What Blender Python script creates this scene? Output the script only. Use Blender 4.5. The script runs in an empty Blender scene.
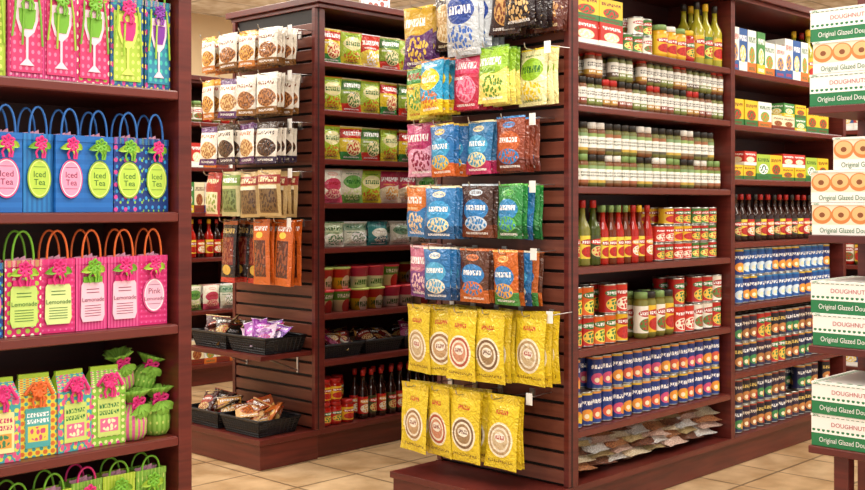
import bpy, math, random
import numpy as np
from mathutils import Matrix, Vector
random.seed(11)
R=random.uniform
sc=bpy.context.scene
sc.view_settings.view_transform='Standard'
sc.view_settings.look='None'
def C(s,ds=0):
    s=s.lstrip('#'); v=[int(s[i:i+2],16)/255 for i in (0,2,4)]
    if ds:
        l=.3*v[0]+.59*v[1]+.11*v[2]; v=[x+(l-x)*ds for x in v]
    o=[]
    for c in v: o.append(c/12.92 if c<=.04045 else ((c+.055)/1.055)**2.4)
    return (o[0],o[1],o[2],1)
# ---------------- materials ----------------
def newmat(name):
    m=bpy.data.materials.new(name); m.use_nodes=True
    nt=m.node_tree; b=nt.nodes['Principled BSDF']
    return m,nt,b
def plain(name,col,rough=.5,metal=0,emit=None,es=1,trans=0):
    m,nt,b=newmat(name); c=C(col)
    b.inputs['Base Color'].default_value=c
    b.inputs['Roughness'].default_value=rough; b.inputs['Metallic'].default_value=metal
    if emit: 
        b.inputs['Emission Color'].default_value=C(emit); b.inputs['Emission Strength'].default_value=es
    if trans: b.inputs['Transmission Weight'].default_value=trans
    return m
def N(nt,t,**k):
    n=nt.nodes.new(t)
    for a,v in k.items(): setattr(n,a,v)
    return n
def vm(nt,op,a,b=None):
    n=N(nt,'ShaderNodeVectorMath',operation=op); nt.links.new(a,n.inputs[0])
    if b is not None: n.inputs[1].default_value=b
    return n
def mth(nt,op,a,b=None,c=None):
    n=N(nt,'ShaderNodeMath',operation=op)
    for i,x in enumerate((a,b,c)):
        if x is None: continue
        if isinstance(x,(int,float)): n.inputs[i].default_value=x
        else: nt.links.new(x,n.inputs[i])
    return n.outputs[0]
labn=[0]
DS=.08
def lab(base,*shapes,rough=.38,crinkle=0,metal=0):
    labn[0]+=1
    m,nt,b=newmat('printed_label_%d'%labn[0])
    uv=N(nt,'ShaderNodeUVMap').outputs[0]
    b.inputs['Roughness'].default_value=rough; b.inputs['Metallic'].default_value=metal
    cur=None; basec=C(base,DS)
    def rect(cx,cy,hx,hy):
        s=vm(nt,'SUBTRACT',uv,(cx,cy,0)); d=vm(nt,'DIVIDE',s.outputs[0],(hx,hy,1)); a=vm(nt,'ABSOLUTE',d.outputs[0])
        sp=N(nt,'ShaderNodeSeparateXYZ'); nt.links.new(a.outputs[0],sp.inputs[0])
        return mth(nt,'LESS_THAN',mth(nt,'MAXIMUM',sp.outputs[0],sp.outputs[1]),1.0)
    for s in shapes:
        k=s[0]
        if k=='r': mask=rect(*s[1:5]); col=s[5]
        elif k=='c':
            q=vm(nt,'SUBTRACT',uv,(s[1],s[2],0)); d=vm(nt,'DIVIDE',q.outputs[0],(s[3],s[4],1)); d=vm(nt,'MULTIPLY',d.outputs[0],(1,1,0)); l=vm(nt,'LENGTH',d.outputs[0])
            mask=mth(nt,'LESS_THAN',l.outputs['Value'],1.0); col=s[5]
        elif k=='w':
            sp=N(nt,'ShaderNodeSeparateXYZ'); nt.links.new(uv,sp.inputs[0])
            ln=mth(nt,'ADD',mth(nt,'MULTIPLY',sp.outputs[0],s[2]),mth(nt,'ADD',mth(nt,'MULTIPLY',mth(nt,'SINE',mth(nt,'MULTIPLY',sp.outputs[0],6.3)),s[3] if isinstance(s[3],(int,float)) else 0.0),s[1]))
            mask=mth(nt,'LESS_THAN',sp.outputs[1],ln); col=s[-1]
        elif k=='t':   # pseudo lettering: cx,cy,hx,hy,col,letters,rows
            rm=rect(*s[1:5]); col=s[5]; nl=round(s[6]*1.4)
            v=vm(nt,'SUBTRACT',uv,(s[1]-s[3],s[2]-s[4],0)); v=vm(nt,'MULTIPLY',v.outputs[0],(nl/(2*s[3]),s[7]/(2*s[4]),0))
            sp=N(nt,'ShaderNodeSeparateXYZ'); nt.links.new(v.outputs[0],sp.inputs[0])
            fr=mth(nt,'FRACT',sp.outputs[1]); rg=mth(nt,'LESS_THAN',mth(nt,'ABSOLUTE',mth(nt,'SUBTRACT',fr,.5)),.33)
            gx=mth(nt,'LESS_THAN',mth(nt,'ABSOLUTE',mth(nt,'SUBTRACT',mth(nt,'FRACT',sp.outputs[0]),.5)),.4)
            v2=vm(nt,'MULTIPLY',v.outputs[0],(2.3,2.4,0)); v2=vm(nt,'ADD',v2.outputs[0],(labn[0]*3.7,0,0))
            no=N(nt,'ShaderNodeTexNoise',noise_dimensions='2D'); no.inputs['Scale'].default_value=1.0; no.inputs['Detail'].default_value=0
            nt.links.new(v2.outputs[0],no.inputs['Vector'])
            g=mth(nt,'GREATER_THAN',no.outputs[0],.42)
            mask=mth(nt,'MULTIPLY',mth(nt,'MULTIPLY',mth(nt,'MULTIPLY',rm,rg),gx),g)
        elif k=='s':
            v=vm(nt,'MULTIPLY',uv,(s[1],s[2],0)); sp=N(nt,'ShaderNodeSeparateXYZ'); nt.links.new(v.outputs[0],sp.inputs[0])
            mask=mth(nt,'GREATER_THAN',mth(nt,'FRACT',mth(nt,'ADD',sp.outputs[0],sp.outputs[1])),.5); col=s[3]
        elif k=='d':
            off=s[5] if len(s)>5 else 0
            v=vm(nt,'MULTIPLY',uv,(s[1],s[2],0)); v=vm(nt,'ADD',v.outputs[0],(off,off,0)); v=vm(nt,'FRACTION',v.outputs[0]); v=vm(nt,'SUBTRACT',v.outputs[0],(.5,.5,0)); l=vm(nt,'LENGTH',v.outputs[0])
            mask=mth(nt,'LESS_THAN',l.outputs['Value'],s[3]); col=s[4]
        elif k=='n':
            rm=rect(*s[1:5]); col=s[5]
            no=N(nt,'ShaderNodeTexVoronoi',voronoi_dimensions='2D'); no.inputs['Scale'].default_value=s[6]; nt.links.new(uv,no.inputs['Vector'])
            mask=mth(nt,'MULTIPLY',rm,mth(nt,'LESS_THAN',no.outputs['Distance'],.38))
        elif k=='e':
            q=vm(nt,'SUBTRACT',uv,(s[1],s[2],0)); d=vm(nt,'DIVIDE',q.outputs[0],(s[3],s[4],1)); d=vm(nt,'MULTIPLY',d.outputs[0],(1,1,0)); l=vm(nt,'LENGTH',d.outputs[0])
            no=N(nt,'ShaderNodeTexVoronoi',voronoi_dimensions='2D'); no.inputs['Scale'].default_value=s[6]; nt.links.new(uv,no.inputs['Vector'])
            mask=mth(nt,'MULTIPLY',mth(nt,'LESS_THAN',l.outputs['Value'],1.0),mth(nt,'LESS_THAN',no.outputs['Distance'],.4)); col=s[5]
        mx=N(nt,'ShaderNodeMix',data_type='RGBA')
        nt.links.new(mask,mx.inputs[0])
        if cur is None: mx.inputs[6].default_value=basec
        else: nt.links.new(cur,mx.inputs[6])
        mx.inputs[7].default_value=C(col,DS); cur=mx.outputs[2]
    if cur is None: b.inputs['Base Color'].default_value=basec
    else: nt.links.new(cur,b.inputs['Base Color'])
    if crinkle:
        tc=N(nt,'ShaderNodeTexCoord'); no=N(nt,'ShaderNodeTexNoise'); no.inputs['Scale'].default_value=32; no.inputs['Detail'].default_value=2; no.inputs['Distortion'].default_value=1.6
        nt.links.new(tc.outputs['Object'],no.inputs['Vector']); bp=N(nt,'ShaderNodeBump'); bp.inputs['Strength'].default_value=crinkle; bp.inputs['Distance'].default_value=.02
        nt.links.new(no.outputs[0],bp.inputs['Height']); nt.links.new(bp.outputs[0],b.inputs['Normal'])
        b.inputs['Coat Weight'].default_value=.35; b.inputs['Coat Roughness'].default_value=.18; nt.links.new(bp.outputs[0],b.inputs['Coat Normal'])
    return m
def woodmat(name,c1,c2,rough=.33,sc3=(1.2,1.2,14)):
    m,nt,b=newmat(name)
    tc=N(nt,'ShaderNodeTexCoord'); mp=N(nt,'ShaderNodeMapping'); mp.inputs['Scale'].default_value=sc3
    nt.links.new(tc.outputs['Object'],mp.inputs[0])
    no=N(nt,'ShaderNodeTexNoise'); no.inputs['Scale'].default_value=3; no.inputs['Detail'].default_value=5; no.inputs['Distortion'].default_value=.6
    nt.links.new(mp.outputs[0],no.inputs['Vector'])
    cr=N(nt,'ShaderNodeValToRGB'); cr.color_ramp.elements[0].color=C(c1); cr.color_ramp.elements[1].color=C(c2)
    cr.color_ramp.elements[0].position=.3; cr.color_ramp.elements[1].position=.72
    nt.links.new(no.outputs[0],cr.inputs[0]); nt.links.new(cr.outputs[0],b.inputs['Base Color'])
    b.inputs['Roughness'].default_value=rough
    return m
WOOD=woodmat('cherry_wood','#4f1b17','#6c2a22')
WOODS=woodmat('cherry_slat_wood','#633226','#7c4636',.36)
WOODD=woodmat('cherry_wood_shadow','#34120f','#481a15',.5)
BLACK=plain('black_groove','#120a09',.6)
METAL=plain('steel','#c9c9c9',.28,1)
TIN=plain('tin','#b9b9b4',.3,1)
WHITE=plain('white_plastic','#f2f2ee',.4)
BASK=plain('black_basket_plastic','#15151a',.45)
STRIP=plain('price_channel','#6a2c25',.25)
# ---------------- mesh kit ----------------
def T(loc=(0,0,0),rx=0,ry=0,rz=0,s=1):
    M=Matrix.Translation(loc)@Matrix.Rotation(rz,4,'Z')@Matrix.Rotation(ry,4,'Y')@Matrix.Rotation(rx,4,'X')
    if s!=1: 
        M=M@Matrix.Diagonal((s,s,s,1) if isinstance(s,(int,float)) else (*s,1))
    return M
class Tp:
    def __init__(s): s.V=[];s.F=[]
    def face(s,pts,slot=0,uv=None,sm=False):
        i=len(s.V); s.V+= [tuple(p) for p in pts]
        s.F.append((tuple(range(i,i+len(pts))),slot,uv or [(0,0),(1,0),(1,1),(0,1)][:len(pts)] if len(pts)<=4 else (uv or [(.5,.5)]*len(pts)),sm))
    def box(s,x0,x1,y0,y1,z0,z1,slot=0,side=None,top=None):
        a=side if side is not None else slot; t=top if top is not None else slot
        s.face([(x0,y0,z0),(x1,y0,z0),(x1,y0,z1),(x0,y0,z1)],slot)
        s.face([(x1,y1,z0),(x0,y1,z0),(x0,y1,z1),(x1,y1,z1)],slot)
        s.face([(x0,y1,z0),(x0,y0,z0),(x0,y0,z1),(x0,y1,z1)],a)
        s.face([(x1,y0,z0),(x1,y1,z0),(x1,y1,z1),(x1,y0,z1)],a)
        s.face([(x0,y0,z1),(x1,y0,z1),(x1,y1,z1),(x0,y1,z1)],t)
        s.face([(x0,y1,z0),(x1,y1,z0),(x1,y0,z0),(x0,y0,z0)],t)
        return s
    def grid(s,P,slot=0,uvf=None,sm=True):  # P[j][i]
        nj=len(P);ni=len(P[0]);b=len(s.V)
        for r in P: s.V+=[tuple(p) for p in r]
        for j in range(nj-1):
            for i in range(ni-1):
                q=(b+j*ni+i,b+j*ni+i+1,b+(j+1)*ni+i+1,b+(j+1)*ni+i)
                u0,u1,v0,v1=i/(ni-1),(i+1)/(ni-1),j/(nj-1),(j+1)/(nj-1)
                s.F.append((q,slot,[(u0,v0),(u1,v0),(u1,v1),(u0,v1)],sm))
    def tube(s,pts,r,slot=0,n=6,flat=1.0):
        pts=[Vector(p) for p in pts]; b=len(s.V); m=len(pts)
        for i,p in enumerate(pts):
            t=(pts[min(i+1,m-1)]-pts[max(i-1,0)]).normalized()
            up=Vector((0,1,0)) if abs(t.y)<.9 else Vector((1,0,0))
            a=t.cross(up).normalized(); c=t.cross(a)
            for k in range(n):
                f=2*math.pi*k/n; s.V.append(tuple(p+a*math.cos(f)*r*flat+c*math.sin(f)*r))
        for i in range(m-1):
            for k in range(n):
                k2=(k+1)%n
                s.F.append(((b+i*n+k,b+i*n+k2,b+(i+1)*n+k2,b+(i+1)*n+k),slot,[(0,0),(1,0),(1,1),(0,1)],True))
        return s
    def lathe(s,prof,slots,n=18,cy=0,ruf=None):
        b=len(s.V); m=len(prof)
        for j,(r,z) in enumerate(prof):
            for i in range(n):
                f=2*math.pi*i/n; rr=r*(1+(ruf(j,f) if ruf else 0)); s.V.append((-rr*math.cos(f),cy-rr*math.sin(f),z))
        vs=[]; j=0
        while j<m-1:
            k=j
            while k<m-1 and slots[k]==slots[j]: k+=1
            L=[0]
            for q in range(j,k): L.append(L[-1]+math.dist(prof[q],prof[q+1]))
            tot=L[-1] or 1
            for q in range(j,k): vs.append((L[q-j]/tot,L[q-j+1]/tot))
            j=k
        for j in range(m-1):
            for i in range(n):
                i2=(i+1)%n; u0=2*i/n; 
                if u0>=1: u0-=1
                u1=u0+2/n; v0,v1=vs[j]
                s.F.append(((b+j*n+i,b+j*n+i2,b+(j+1)*n+i2,b+(j+1)*n+i),slots[j],[(u0,v0),(u1,v0),(u1,v1),(u0,v1)],True))
        return s
    def disc(s,cx,y,cz,rx,rz,th,slot=0,n=24,sl2=None):
        b=len(s.V)
        for yy in (y-th,y):
            for i in range(n):
                f=2*math.pi*i/n; s.V.append((cx+rx*math.cos(f),yy,cz+rz*math.sin(f)))
        s.F.append((tuple(b+i for i in range(n)),slot,[(.5+.5*math.cos(2*math.pi*i/n),.5+.5*math.sin(2*math.pi*i/n)) for i in range(n)],False))
        for i in range(n):
            j=(i+1)%n; s.F.append(((b+i,b+n+i,b+n+j,b+j),slot if sl2 is None else sl2,[(.5,.5)]*4,False))
        return s
    def poly(s,pts,y,slot=0,th=.002):
        n=len(pts); b=len(s.V)
        for yy in (y-th,y): s.V+=[(p[0],yy,p[1]) for p in pts]
        s.F.append((tuple(range(b,b+n)),slot,[(.5,.5)]*n,False))
        for i in range(n):
            j=(i+1)%n; s.F.append(((b+i,b+n+i,b+n+j,b+j),slot,[(.5,.5)]*4,False))
        return s
    def merge(s,o,M=None,slotmap=None):
        b=len(s.V)
        s.V+=[tuple(M@Vector(v)) if M is not None else v for v in o.V]
        for f,sl,uv,sm in o.F: s.F.append((tuple(i+b for i in f),slotmap[sl] if slotmap else sl,uv,sm))
        return s
class MB:
    def __init__(s): s.V=[];s.n=0;s.F=[];s.mi=[];s.uv=[];s.sm=[];s.mats=[];s.idx={}
    def mid(s,m):
        if m.name not in s.idx: s.idx[m.name]=len(s.mats); s.mats.append(m)
        return s.idx[m.name]
    def add(s,tp,mats,M=None):
        if not isinstance(mats,(list,tuple)): mats=[mats]
        A=np.array(tp.V,dtype=float)
        if M is not None:
            m=np.array(M); A=A@m[:3,:3].T+m[:3,3]
        b=s.n; s.V.append(A); s.n+=len(A)
        ids=[s.mid(m) for m in mats]
        for f,sl,uv,sm in tp.F:
            s.F.append(tuple(i+b for i in f)); s.mi.append(ids[min(sl,len(ids)-1)]); s.uv+=uv; s.sm.append(sm)
    def box(s,x0,x1,y0,y1,z0,z1,mat,M=None):
        s.add(Tp().box(x0,x1,y0,y1,z0,z1),[mat],M)
    def done(s,name,bevel=0,parent=None):
        me=bpy.data.meshes.new(name); me.from_pydata(np.concatenate(s.V).tolist(),[],s.F)
        for m in s.mats: me.materials.append(m)
        me.polygons.foreach_set('material_index',s.mi); me.polygons.foreach_set('use_smooth',s.sm)
        ul=me.uv_layers.new(name='UVMap'); ul.data.foreach_set('uv',np.array(s.uv,dtype=float).ravel())
        me.update(); o=bpy.data.objects.new(name,me); sc.collection.objects.link(o)
        if bevel:
            w=o.modifiers.new('weld','WELD'); w.merge_threshold=.00001
            bv=o.modifiers.new('bevel','BEVEL'); bv.width=bevel; bv.segments=2; bv.limit_method='ANGLE'
        if parent: o.parent=parent
        return o
def text_tp(txt,size,slot=0):
    cu=bpy.data.curves.new('t','FONT'); cu.body=txt; cu.size=size; cu.align_x='CENTER'; cu.align_y='CENTER'; cu.resolution_u=3
    o=bpy.data.objects.new('t',cu); sc.collection.objects.link(o); bpy.context.view_layer.update()
    me=bpy.data.meshes.new_from_object(o.evaluated_get(bpy.context.evaluated_depsgraph_get()))
    t=Tp(); t.V=[(v.co.x,0,v.co.y) for v in me.vertices]
    for p in me.polygons: t.F.append((tuple(p.vertices),slot,[(.5,.5)]*len(p.vertices),False))
    bpy.data.objects.remove(o); bpy.data.curves.remove(cu); bpy.data.meshes.remove(me)
    return t
# ---------------- product templates (front y=0, base z=0) ----------------
def can(r,h,n=18):
    return Tp().lathe([(.0004,0.001),(r*.95,0.001),(r,.003),(r*.985,.005),(r*.975,.006),(r*.975,h-.006),(r*.985,h-.005),(r,h-.003),(r*.99,h),(r*.92,h),(r*.9,h-.004),(.0004,h-.004)],[1,1,1,1,0,1,1,1,1,1,1],n,cy=r)
def jar(r,h,lid=.2,n=16):   # slots 0 label 1 glass 2 lid
    l=h*(1-lid)
    return Tp().lathe([(.0004,0),(r*.9,0),(r,.1*h),(r*1.005,.12*h),(r*1.005,l*.82),(r,l*.84),(r*.98,l*.93),(r*.82,l),(r*.88,l),(r*.88,h-.003),(r*.82,h),(.0004,h)],[1,1,1,0,1,1,1,2,2,2,2],n,cy=r)
def bottle(r,h,neck=.36,n=14,body=.55): # 0 label 1 glass 2 cap
    nr=r*neck
    return Tp().lathe([(.0004,0),(r*.92,0),(r,.02*h),(r,.1*h),(r*1.01,.11*h),(r*1.01,.46*h),(r,.47*h),(r,body*h),(r*.85,(body+.06)*h),(nr*1.2,(body+.16)*h),(nr,(body+.22)*h),(nr*.95,.88*h),(nr*1.15,.88*h),(nr*1.15,.99*h),(nr,h),(.0004,h)],[1,1,1,1,0,1,1,1,1,1,1,2,2,2,2],n,cy=r)
def cup(r,h,n=18): # 0 label 1 lid
    return Tp().lathe([(.0004,0.002),(r*.74,0.002),(r*.76,0),(r*.96,h*.9),(r*1.0,h*.9),(r*1.04,h*.93),(r*1.04,h*.97),(r*.98,h),(.0004,h)],[0,0,0,1,1,1,1,1],n,cy=r)
def bagp(w,h,d,nu=8,nv=12,seal=.07,seed=0):
    t=Tp(); rr=random.Random(seed)
    ph=[rr.uniform(0,6) for _ in range(4)]
    for sgn in (-1,1):
        P=[]
        for j in range(nv+1):
            v=j/nv; row=[]
            for i in range(nu+1):
                u=i/nu if sgn<0 else 1-i/nu
                vv=(v-seal)/(1-2*seal)
                th=0 if vv<=0 or vv>=1 else (1-abs(2*vv-1)**3.2)**.6*(1-abs(2*u-1)**2.6)**.55
                th*=d/2*(1+.16*math.sin(9*u+ph[0])*math.sin(7*v+ph[1]))
                x=(u-.5)*w*(1-.06*(1-abs(2*v-1)**4))+.002*math.sin(8*v+ph[2])
                yw=.0035*math.sin(5*u+ph[3])*(abs(2*v-1)**3)
                row.append((x,d/2+sgn*(th+.0006)+yw,v*h))
            P.append(row)
        t.grid(P,0)
    return t
def pkg(w,d,h): return Tp().box(-w/2,w/2,0,d,0,h,0,0,1)
def arch(w,z0,hh,y,n=12):
    return [(-w/2*math.cos(math.pi*i/n),y,z0+hh*math.sin(math.pi*i/n)**.8) for i in range(n+1)]
def bow(s=.02,slot=3,loops=6,tails=True):
    t=Tp()
    for k in range(loops):
        a=2*math.pi*k/loops+.4; ca,sa=math.cos(a),math.sin(a); pts=[]
        for i in range(9):
            f=2*math.pi*i/8; rad=s*(.5-.5*math.cos(f)); off=s*.28*math.sin(f)
            pts.append((rad*ca-off*sa,-s*.25*math.sin(f/2)-.002,rad*sa+off*ca))
        t.tube(pts,s*.11,slot,5,2.0)
    if tails:
        for sx in (-1,1,.4):
            t.tube([(0,-.002,0),(sx*s*.4,-s*.3,-s*.7),(sx*s*.8,-s*.2,-s*1.5),(sx*s*.6,-s*.3,-s*2.3)],s*.1,slot,5,2)
    return t
def leaf(L,ang,y,x0,z0,slot=6):
    t=Tp(); P=[]
    ca,sa=math.cos(ang),math.sin(ang)
    for j in range(7):
        f=j/6; wd=L*.26*math.sin(math.pi*min(1,f*.97+.03))**.8; row=[]
        for q in (-1,0,1):
            a=f*L; b=q*wd
            row.append((x0+a*ca-b*sa, y-.010*math.sin(math.pi*f)+(.004 if q==0 else 0), z0+a*sa+b*ca))
        P.append(row)
    t.grid(P,slot); return t
def giftbag(w=.09,d=.05,h=.2,hh=.09,tag='oval',txt=None): # 0 body 1 handle 2 tag 3 bow 4 text 5 tissue 6 leaf
    t=Tp(); g=d*.22; x=w/2
    outer=[(-x,0),(x,0),(x-g*.6,d/2),(x,d),(-x,d),(-x+g*.6,d/2)]
    n=6
    for i in range(n):
        a=outer[i];b=outer[(i+1)%n]
        bx=lambda p:( (-x if p[0]<0 else x) , p[1])
        A=bx(a);B=bx(b)
        t.face([(A[0],A[1],0),(B[0],B[1],0),(b[0],b[1],h),(a[0],a[1],h)],0,[(0,0),(1,0),(1,1),(0,1)] if i in(0,3) else [(0,0),(.4,0),(.4,1),(0,1)])
    t.face([(-x,d,0.001),(x,d,0.001),(x,0,0.001),(-x,0,0.001)],0)
    t.box(-x-.001,x+.001,-.0015,0,h-.018,h,0)
    for y in (.002,d-.002): t.tube(arch(w*.6,h-.012,hh,y),.0034,1,6)
    for k in range(4):
        cx=-x*.6+k*x*.35
        t.face([(cx-.012,d*.5,h-.02),(cx+.014,d*.35+.01*(k%2),h-.02),(cx+.008,d*.3,h+.004+.004*(k%3)),(cx-.006,d*.5,h+.002)],5)
    if tag=='oval':
        t.disc(0,-.004,h*.43,w*.4,h*.25,.002,2)
        if txt:
            L=txt.split(' ')
            for q,l in enumerate(L): t.merge(text_tp(l,w*.26 if len(l)<6 else w*.17,4),T((0,-.0065,h*.43+(len(L)/2-.5-q)*w*.24)))
            t.box(-w*.22,w*.22,-.0065,-.006,h*.3,h*.306,4); t.box(-w*.2,w*.2,-.0065,-.006,h*.575,h*.581,4)
    elif tag=='jar':
        t.poly([(-w*.32,h*.12),(w*.32,h*.12),(w*.38,h*.2),(w*.36,h*.62),(w*.28,h*.68),(-w*.28,h*.68),(-w*.36,h*.62),(-w*.38,h*.2)],-.004,2)
        t.box(-w*.3,w*.3,-.0075,-.004,h*.66,h*.74,3)
        if txt:
            t.merge(text_tp(txt,w*.17,4),T((0,-.0075,h*.42)))
        for q in range(5): t.box(-w*.26,w*.26,-.0067,-.006,h*(.2+q*.035)-.0008,h*(.2+q*.035)+.0008,4)
        for q in range(2): t.box(-w*.2,w*.2,-.0067,-.006,h*(.52+q*.045)-.001,h*(.52+q*.045)+.001,4)
    elif tag=='glass':
        t.box(-w*.42,w*.42,-.004,-.001,h*.06,h*.84,4)
        t.poly([(-w*.34,h*.8),(-w*.3,h*.6),(-w*.2,h*.48),(-w*.035,h*.42),(-w*.03,h*.2),(-w*.2,h*.13),(w*.2,h*.13),(w*.03,h*.2),(w*.035,h*.42),(w*.2,h*.48),(w*.3,h*.6),(w*.34,h*.8)],-.005,2)
        t.poly([(-w*.24,h*.72),(-w*.22,h*.6),(-w*.14,h*.51),(w*.14,h*.51),(w*.22,h*.6),(w*.24,h*.72)],-.0075,3,.001)
        for q in (0,1,3): t.tube([(-w*.3+q*w*.2,-.006,h*.9),(-w*.34+q*w*.23,-.011,h*.7),(-w*.42+q*w*.28,-.009,h*(.42-.08*(q%2)))],.0018,6,5,1.8)
    t.merge(bow(w*.2,3),T((0,-.008,h*.88)))
    if tag!='glass':
        for a in (-.35,3.5,-1.2): t.merge(leaf(w*.42,a,-.007,0,h*.88))
    return t
def giftbox(w=.1,d=.06,h=.2): # 0 body, 1 top, 2 inset, 3 ribbon
    t=Tp(); x=w/2
    t.box(-x,x,0,d,0,h*.78,0)
    t.face([(-x,0,h*.78),(x,0,h*.78),(x*.8,d*.45,h),(-x*.8,d*.45,h)],0); t.face([(x,d,h*.78),(-x,d,h*.78),(-x*.8,d*.55,h),(x*.8,d*.55,h)],0)
    t.face([(x,0,h*.78),(x,d,h*.78),(x*.8,d*.55,h),(x*.8,d*.45,h)],1); t.face([(-x,d,h*.78),(-x,0,h*.78),(-x*.8,d*.45,h),(-x*.8,d*.55,h)],1)
    t.box(-x*.8,x*.8,d*.42,d*.58,h*.97,h*1.04,1)
    t.box(-x*.66,x*.66,-.003,-.0005,h*.12,h*.62,2)
    t.merge(bow(w*.2,3,7),T((0,-.004,h*.86)))
    t.tube([(-x*.7,-.003,h*.8),(-x*.3,-.006,h*.92),(0,-.004,h*.86),(x*.4,-.006,h*.95),(x*.8,-.003,h*.78)],.003,3,5,2)
    return t
def pouch(r=.045,h=.19): #0 cloth 1 ruffle 3 ribbon
    t=Tp()
    prof=[(.0004,0),(r*.8,.002),(r*1.02,h*.12),(r*1.06,h*.35),(r*.92,h*.52),(r*.6,h*.64),(r*.34,h*.7),(r*.42,h*.75),(r*.85,h*.88),(r*1.15,h*.97),(r*.9,h*.96),(r*.25,h*.77)]
    t.lathe(prof,[0]*6+[1]*5,28,cy=r,ruf=lambda j,f:(.18*math.sin(9*f)+.08*math.sin(4*f) if j>6 else .035*math.sin(7*f)))
    t.tube([(r*.36*math.cos(a*math.pi/5),r+r*.36*math.sin(a*math.pi/5),h*.71) for a in range(11)],.004,3)
    t.merge(bow(r*.62,3,6),T((0,r*.5,h*.71)))
    for a in (-.5,3.64,-1.3,4.3): t.merge(leaf(r*1.15,a,r*.12,0,h*.68,1))
    return t
def basket(w,d,h): # black woven basket
    t=Tp()
    def ring(z,k):
        f=.86+.14*z/h; x=w/2*f; y=d/2*f
        return [(-x,d/2-y,z),(x,d/2-y,z),(x,d/2+y,z),(-x,d/2+y,z),(-x,d/2-y,z)]
    nz=6
    for k in range(nz+1): t.tube(ring(h*k/nz,0),.0035 if k<nz else .007,0,6)
    for (a,b) in [(0,1),(1,2),(2,3),(3,0)]:
        lo=ring(0,0);hi=ring(h,0); m=16 if a%2==0 else 9
        for i in range(m+1):
            f=i/m; p=[lo[a][q]+(lo[b][q]-lo[a][q])*f for q in range(3)]; q_=[hi[a][q]+(hi[b][q]-hi[a][q])*f for q in range(3)]
            t.tube([p,q_],.0032,0,5)
    lo=ring(0.002,0); t.face([lo[0],lo[1],lo[2],lo[3]],0)
    hi=ring(h*.95,0)
    for a,b in [(0,1),(1,2),(2,3),(3,0)]: t.face([lo[a],lo[b],hi[b],hi[a]],0)
    return t
# ---------------- layout helpers ----------------
def row(F,name,items,x0,x1,z,yoff=.025,gap=.004,jit=.002,jr=.12):
    mb=MB(); x=x0; i=0; end=False
    while not end and i<60:
        it=items[i%len(items)]; i+=1
        tp,(w,d,h),mats,n=it[:4]; deep=it[4] if len(it)>4 else 2; st=it[5] if len(it)>5 else 1
        for k in range(n):
            if x+w>x1+.001: end=True; break
            mm=mats
            if isinstance(mats,tuple): mm=mats[k%len(mats)] if st==1 else None
            drop=random.random()<.1
            for a in range(deep):
                for b in range(st-(1 if (drop and a==0 and st>1) else 0)):
                    m2=mm if mm is not None else mats[(k//2+b)%len(mats)]
                    mb.add(tp,m2,F@T((x+w/2+R(-jit,jit),yoff+a*(d+.004)+R(0,jit*3),z+.0012+b*(h+.0004)),rz=0 if jr==0 else R(-jr,jr)))
            x+=w+gap
    return mb.done(name)
def hang(F,name,cols,hooks,sp=.031):
    mb=MB(); last=len(cols)-1
    for ci,(x,ztop,tp,(w,h),mats,n,prot) in enumerate(cols):
        for k in range(n):
            y=min(-prot+k*sp,-.046)
            mb.add(tp,mats if not isinstance(mats,tuple) else mats[k%len(mats)],F@T((x+R(-.006,.006),y+R(-.004,.0),ztop-h+R(-.004,.003)),rx=R(-.08,.04),ry=R(-.04,.04),rz=R(-.2,.2)))
        t=Tp(); zp=ztop-.012
        t.tube([(x,0.001,zp),(x,-prot-.02,zp),(x,-prot-.03,zp+.006),(x,-prot-.034,zp+.02)],.0025,0,6)
        t.box(x-.012,x+.012,-.006,.0,zp-.02,zp+.015,0)
        hooks.add(t,[METAL],F)
        if ci==last:
            xx=x+w*.5+.012; t=Tp(); t.tube([(xx,0.001,zp+.01),(xx,-.13,zp+.006)],.0022,0,5); hooks.add(t,[METAL],F)
            hooks.add(Tp().box(xx-.014,xx+.014,-.135,-.132,zp-.022,zp+.022),[WHITE],F)
    return mb.done(name)
# ---------------- room ----------------
def tilemat(name,c1,c2,grout,size,gw,rough):
    m,nt,b=newmat(name); tc=N(nt,'ShaderNodeTexCoord'); br=N(nt,'ShaderNodeTexBrick'); br.offset=0; br.squash=1
    br.inputs['Scale'].default_value=1; br.inputs['Brick Width'].default_value=size; br.inputs['Row Height'].default_value=size
    br.inputs['Mortar Size'].default_value=gw; br.inputs['Mortar Smooth'].default_value=.1
    br.inputs['Color1'].default_value=C(c1); br.inputs['Color2'].default_value=C(c2); br.inputs['Mortar'].default_value=C(grout)
    nt.links.new(tc.outputs['Object'],br.inputs['Vector'])
    no=N(nt,'ShaderNodeTexNoise'); no.inputs['Scale'].default_value=7; no.inputs['Detail'].default_value=6; nt.links.new(tc.outputs['Object'],no.inputs['Vector'])
    cr=N(nt,'ShaderNodeValToRGB'); cr.color_ramp.elements[0].color=(.66,.6,.52,1); cr.color_ramp.elements[1].color=(1,1,1,1); cr.color_ramp.elements[0].position=.35; cr.color_ramp.elements[1].position=.65
    nt.links.new(no.outputs[0],cr.inputs[0])
    mx=N(nt,'ShaderNodeMix',data_type='RGBA',blend_type='MULTIPLY'); mx.inputs[0].default_value=1
    nt.links.new(br.outputs['Color'],mx.inputs[6]); nt.links.new(cr.outputs[0],mx.inputs[7]); nt.links.new(mx.outputs[2],b.inputs['Base Color'])
    b.inputs['Roughness'].default_value=rough
    return m
FLOOR=tilemat('stone_floor_tile','#d0b28a','#c6a47a','#7f6a50',.335,.006,.28)
CEIL=tilemat('ceiling_tile','#f4f4f6','#f0f1f5','#c0c2c7',.61,.012,.9)
WALL=plain('tan_wall_paint','#e6cfa8',.8)
mb=MB(); mb.box(-2,12,-3,11,-.1,0,FLOOR); mb.done('floor')
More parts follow.
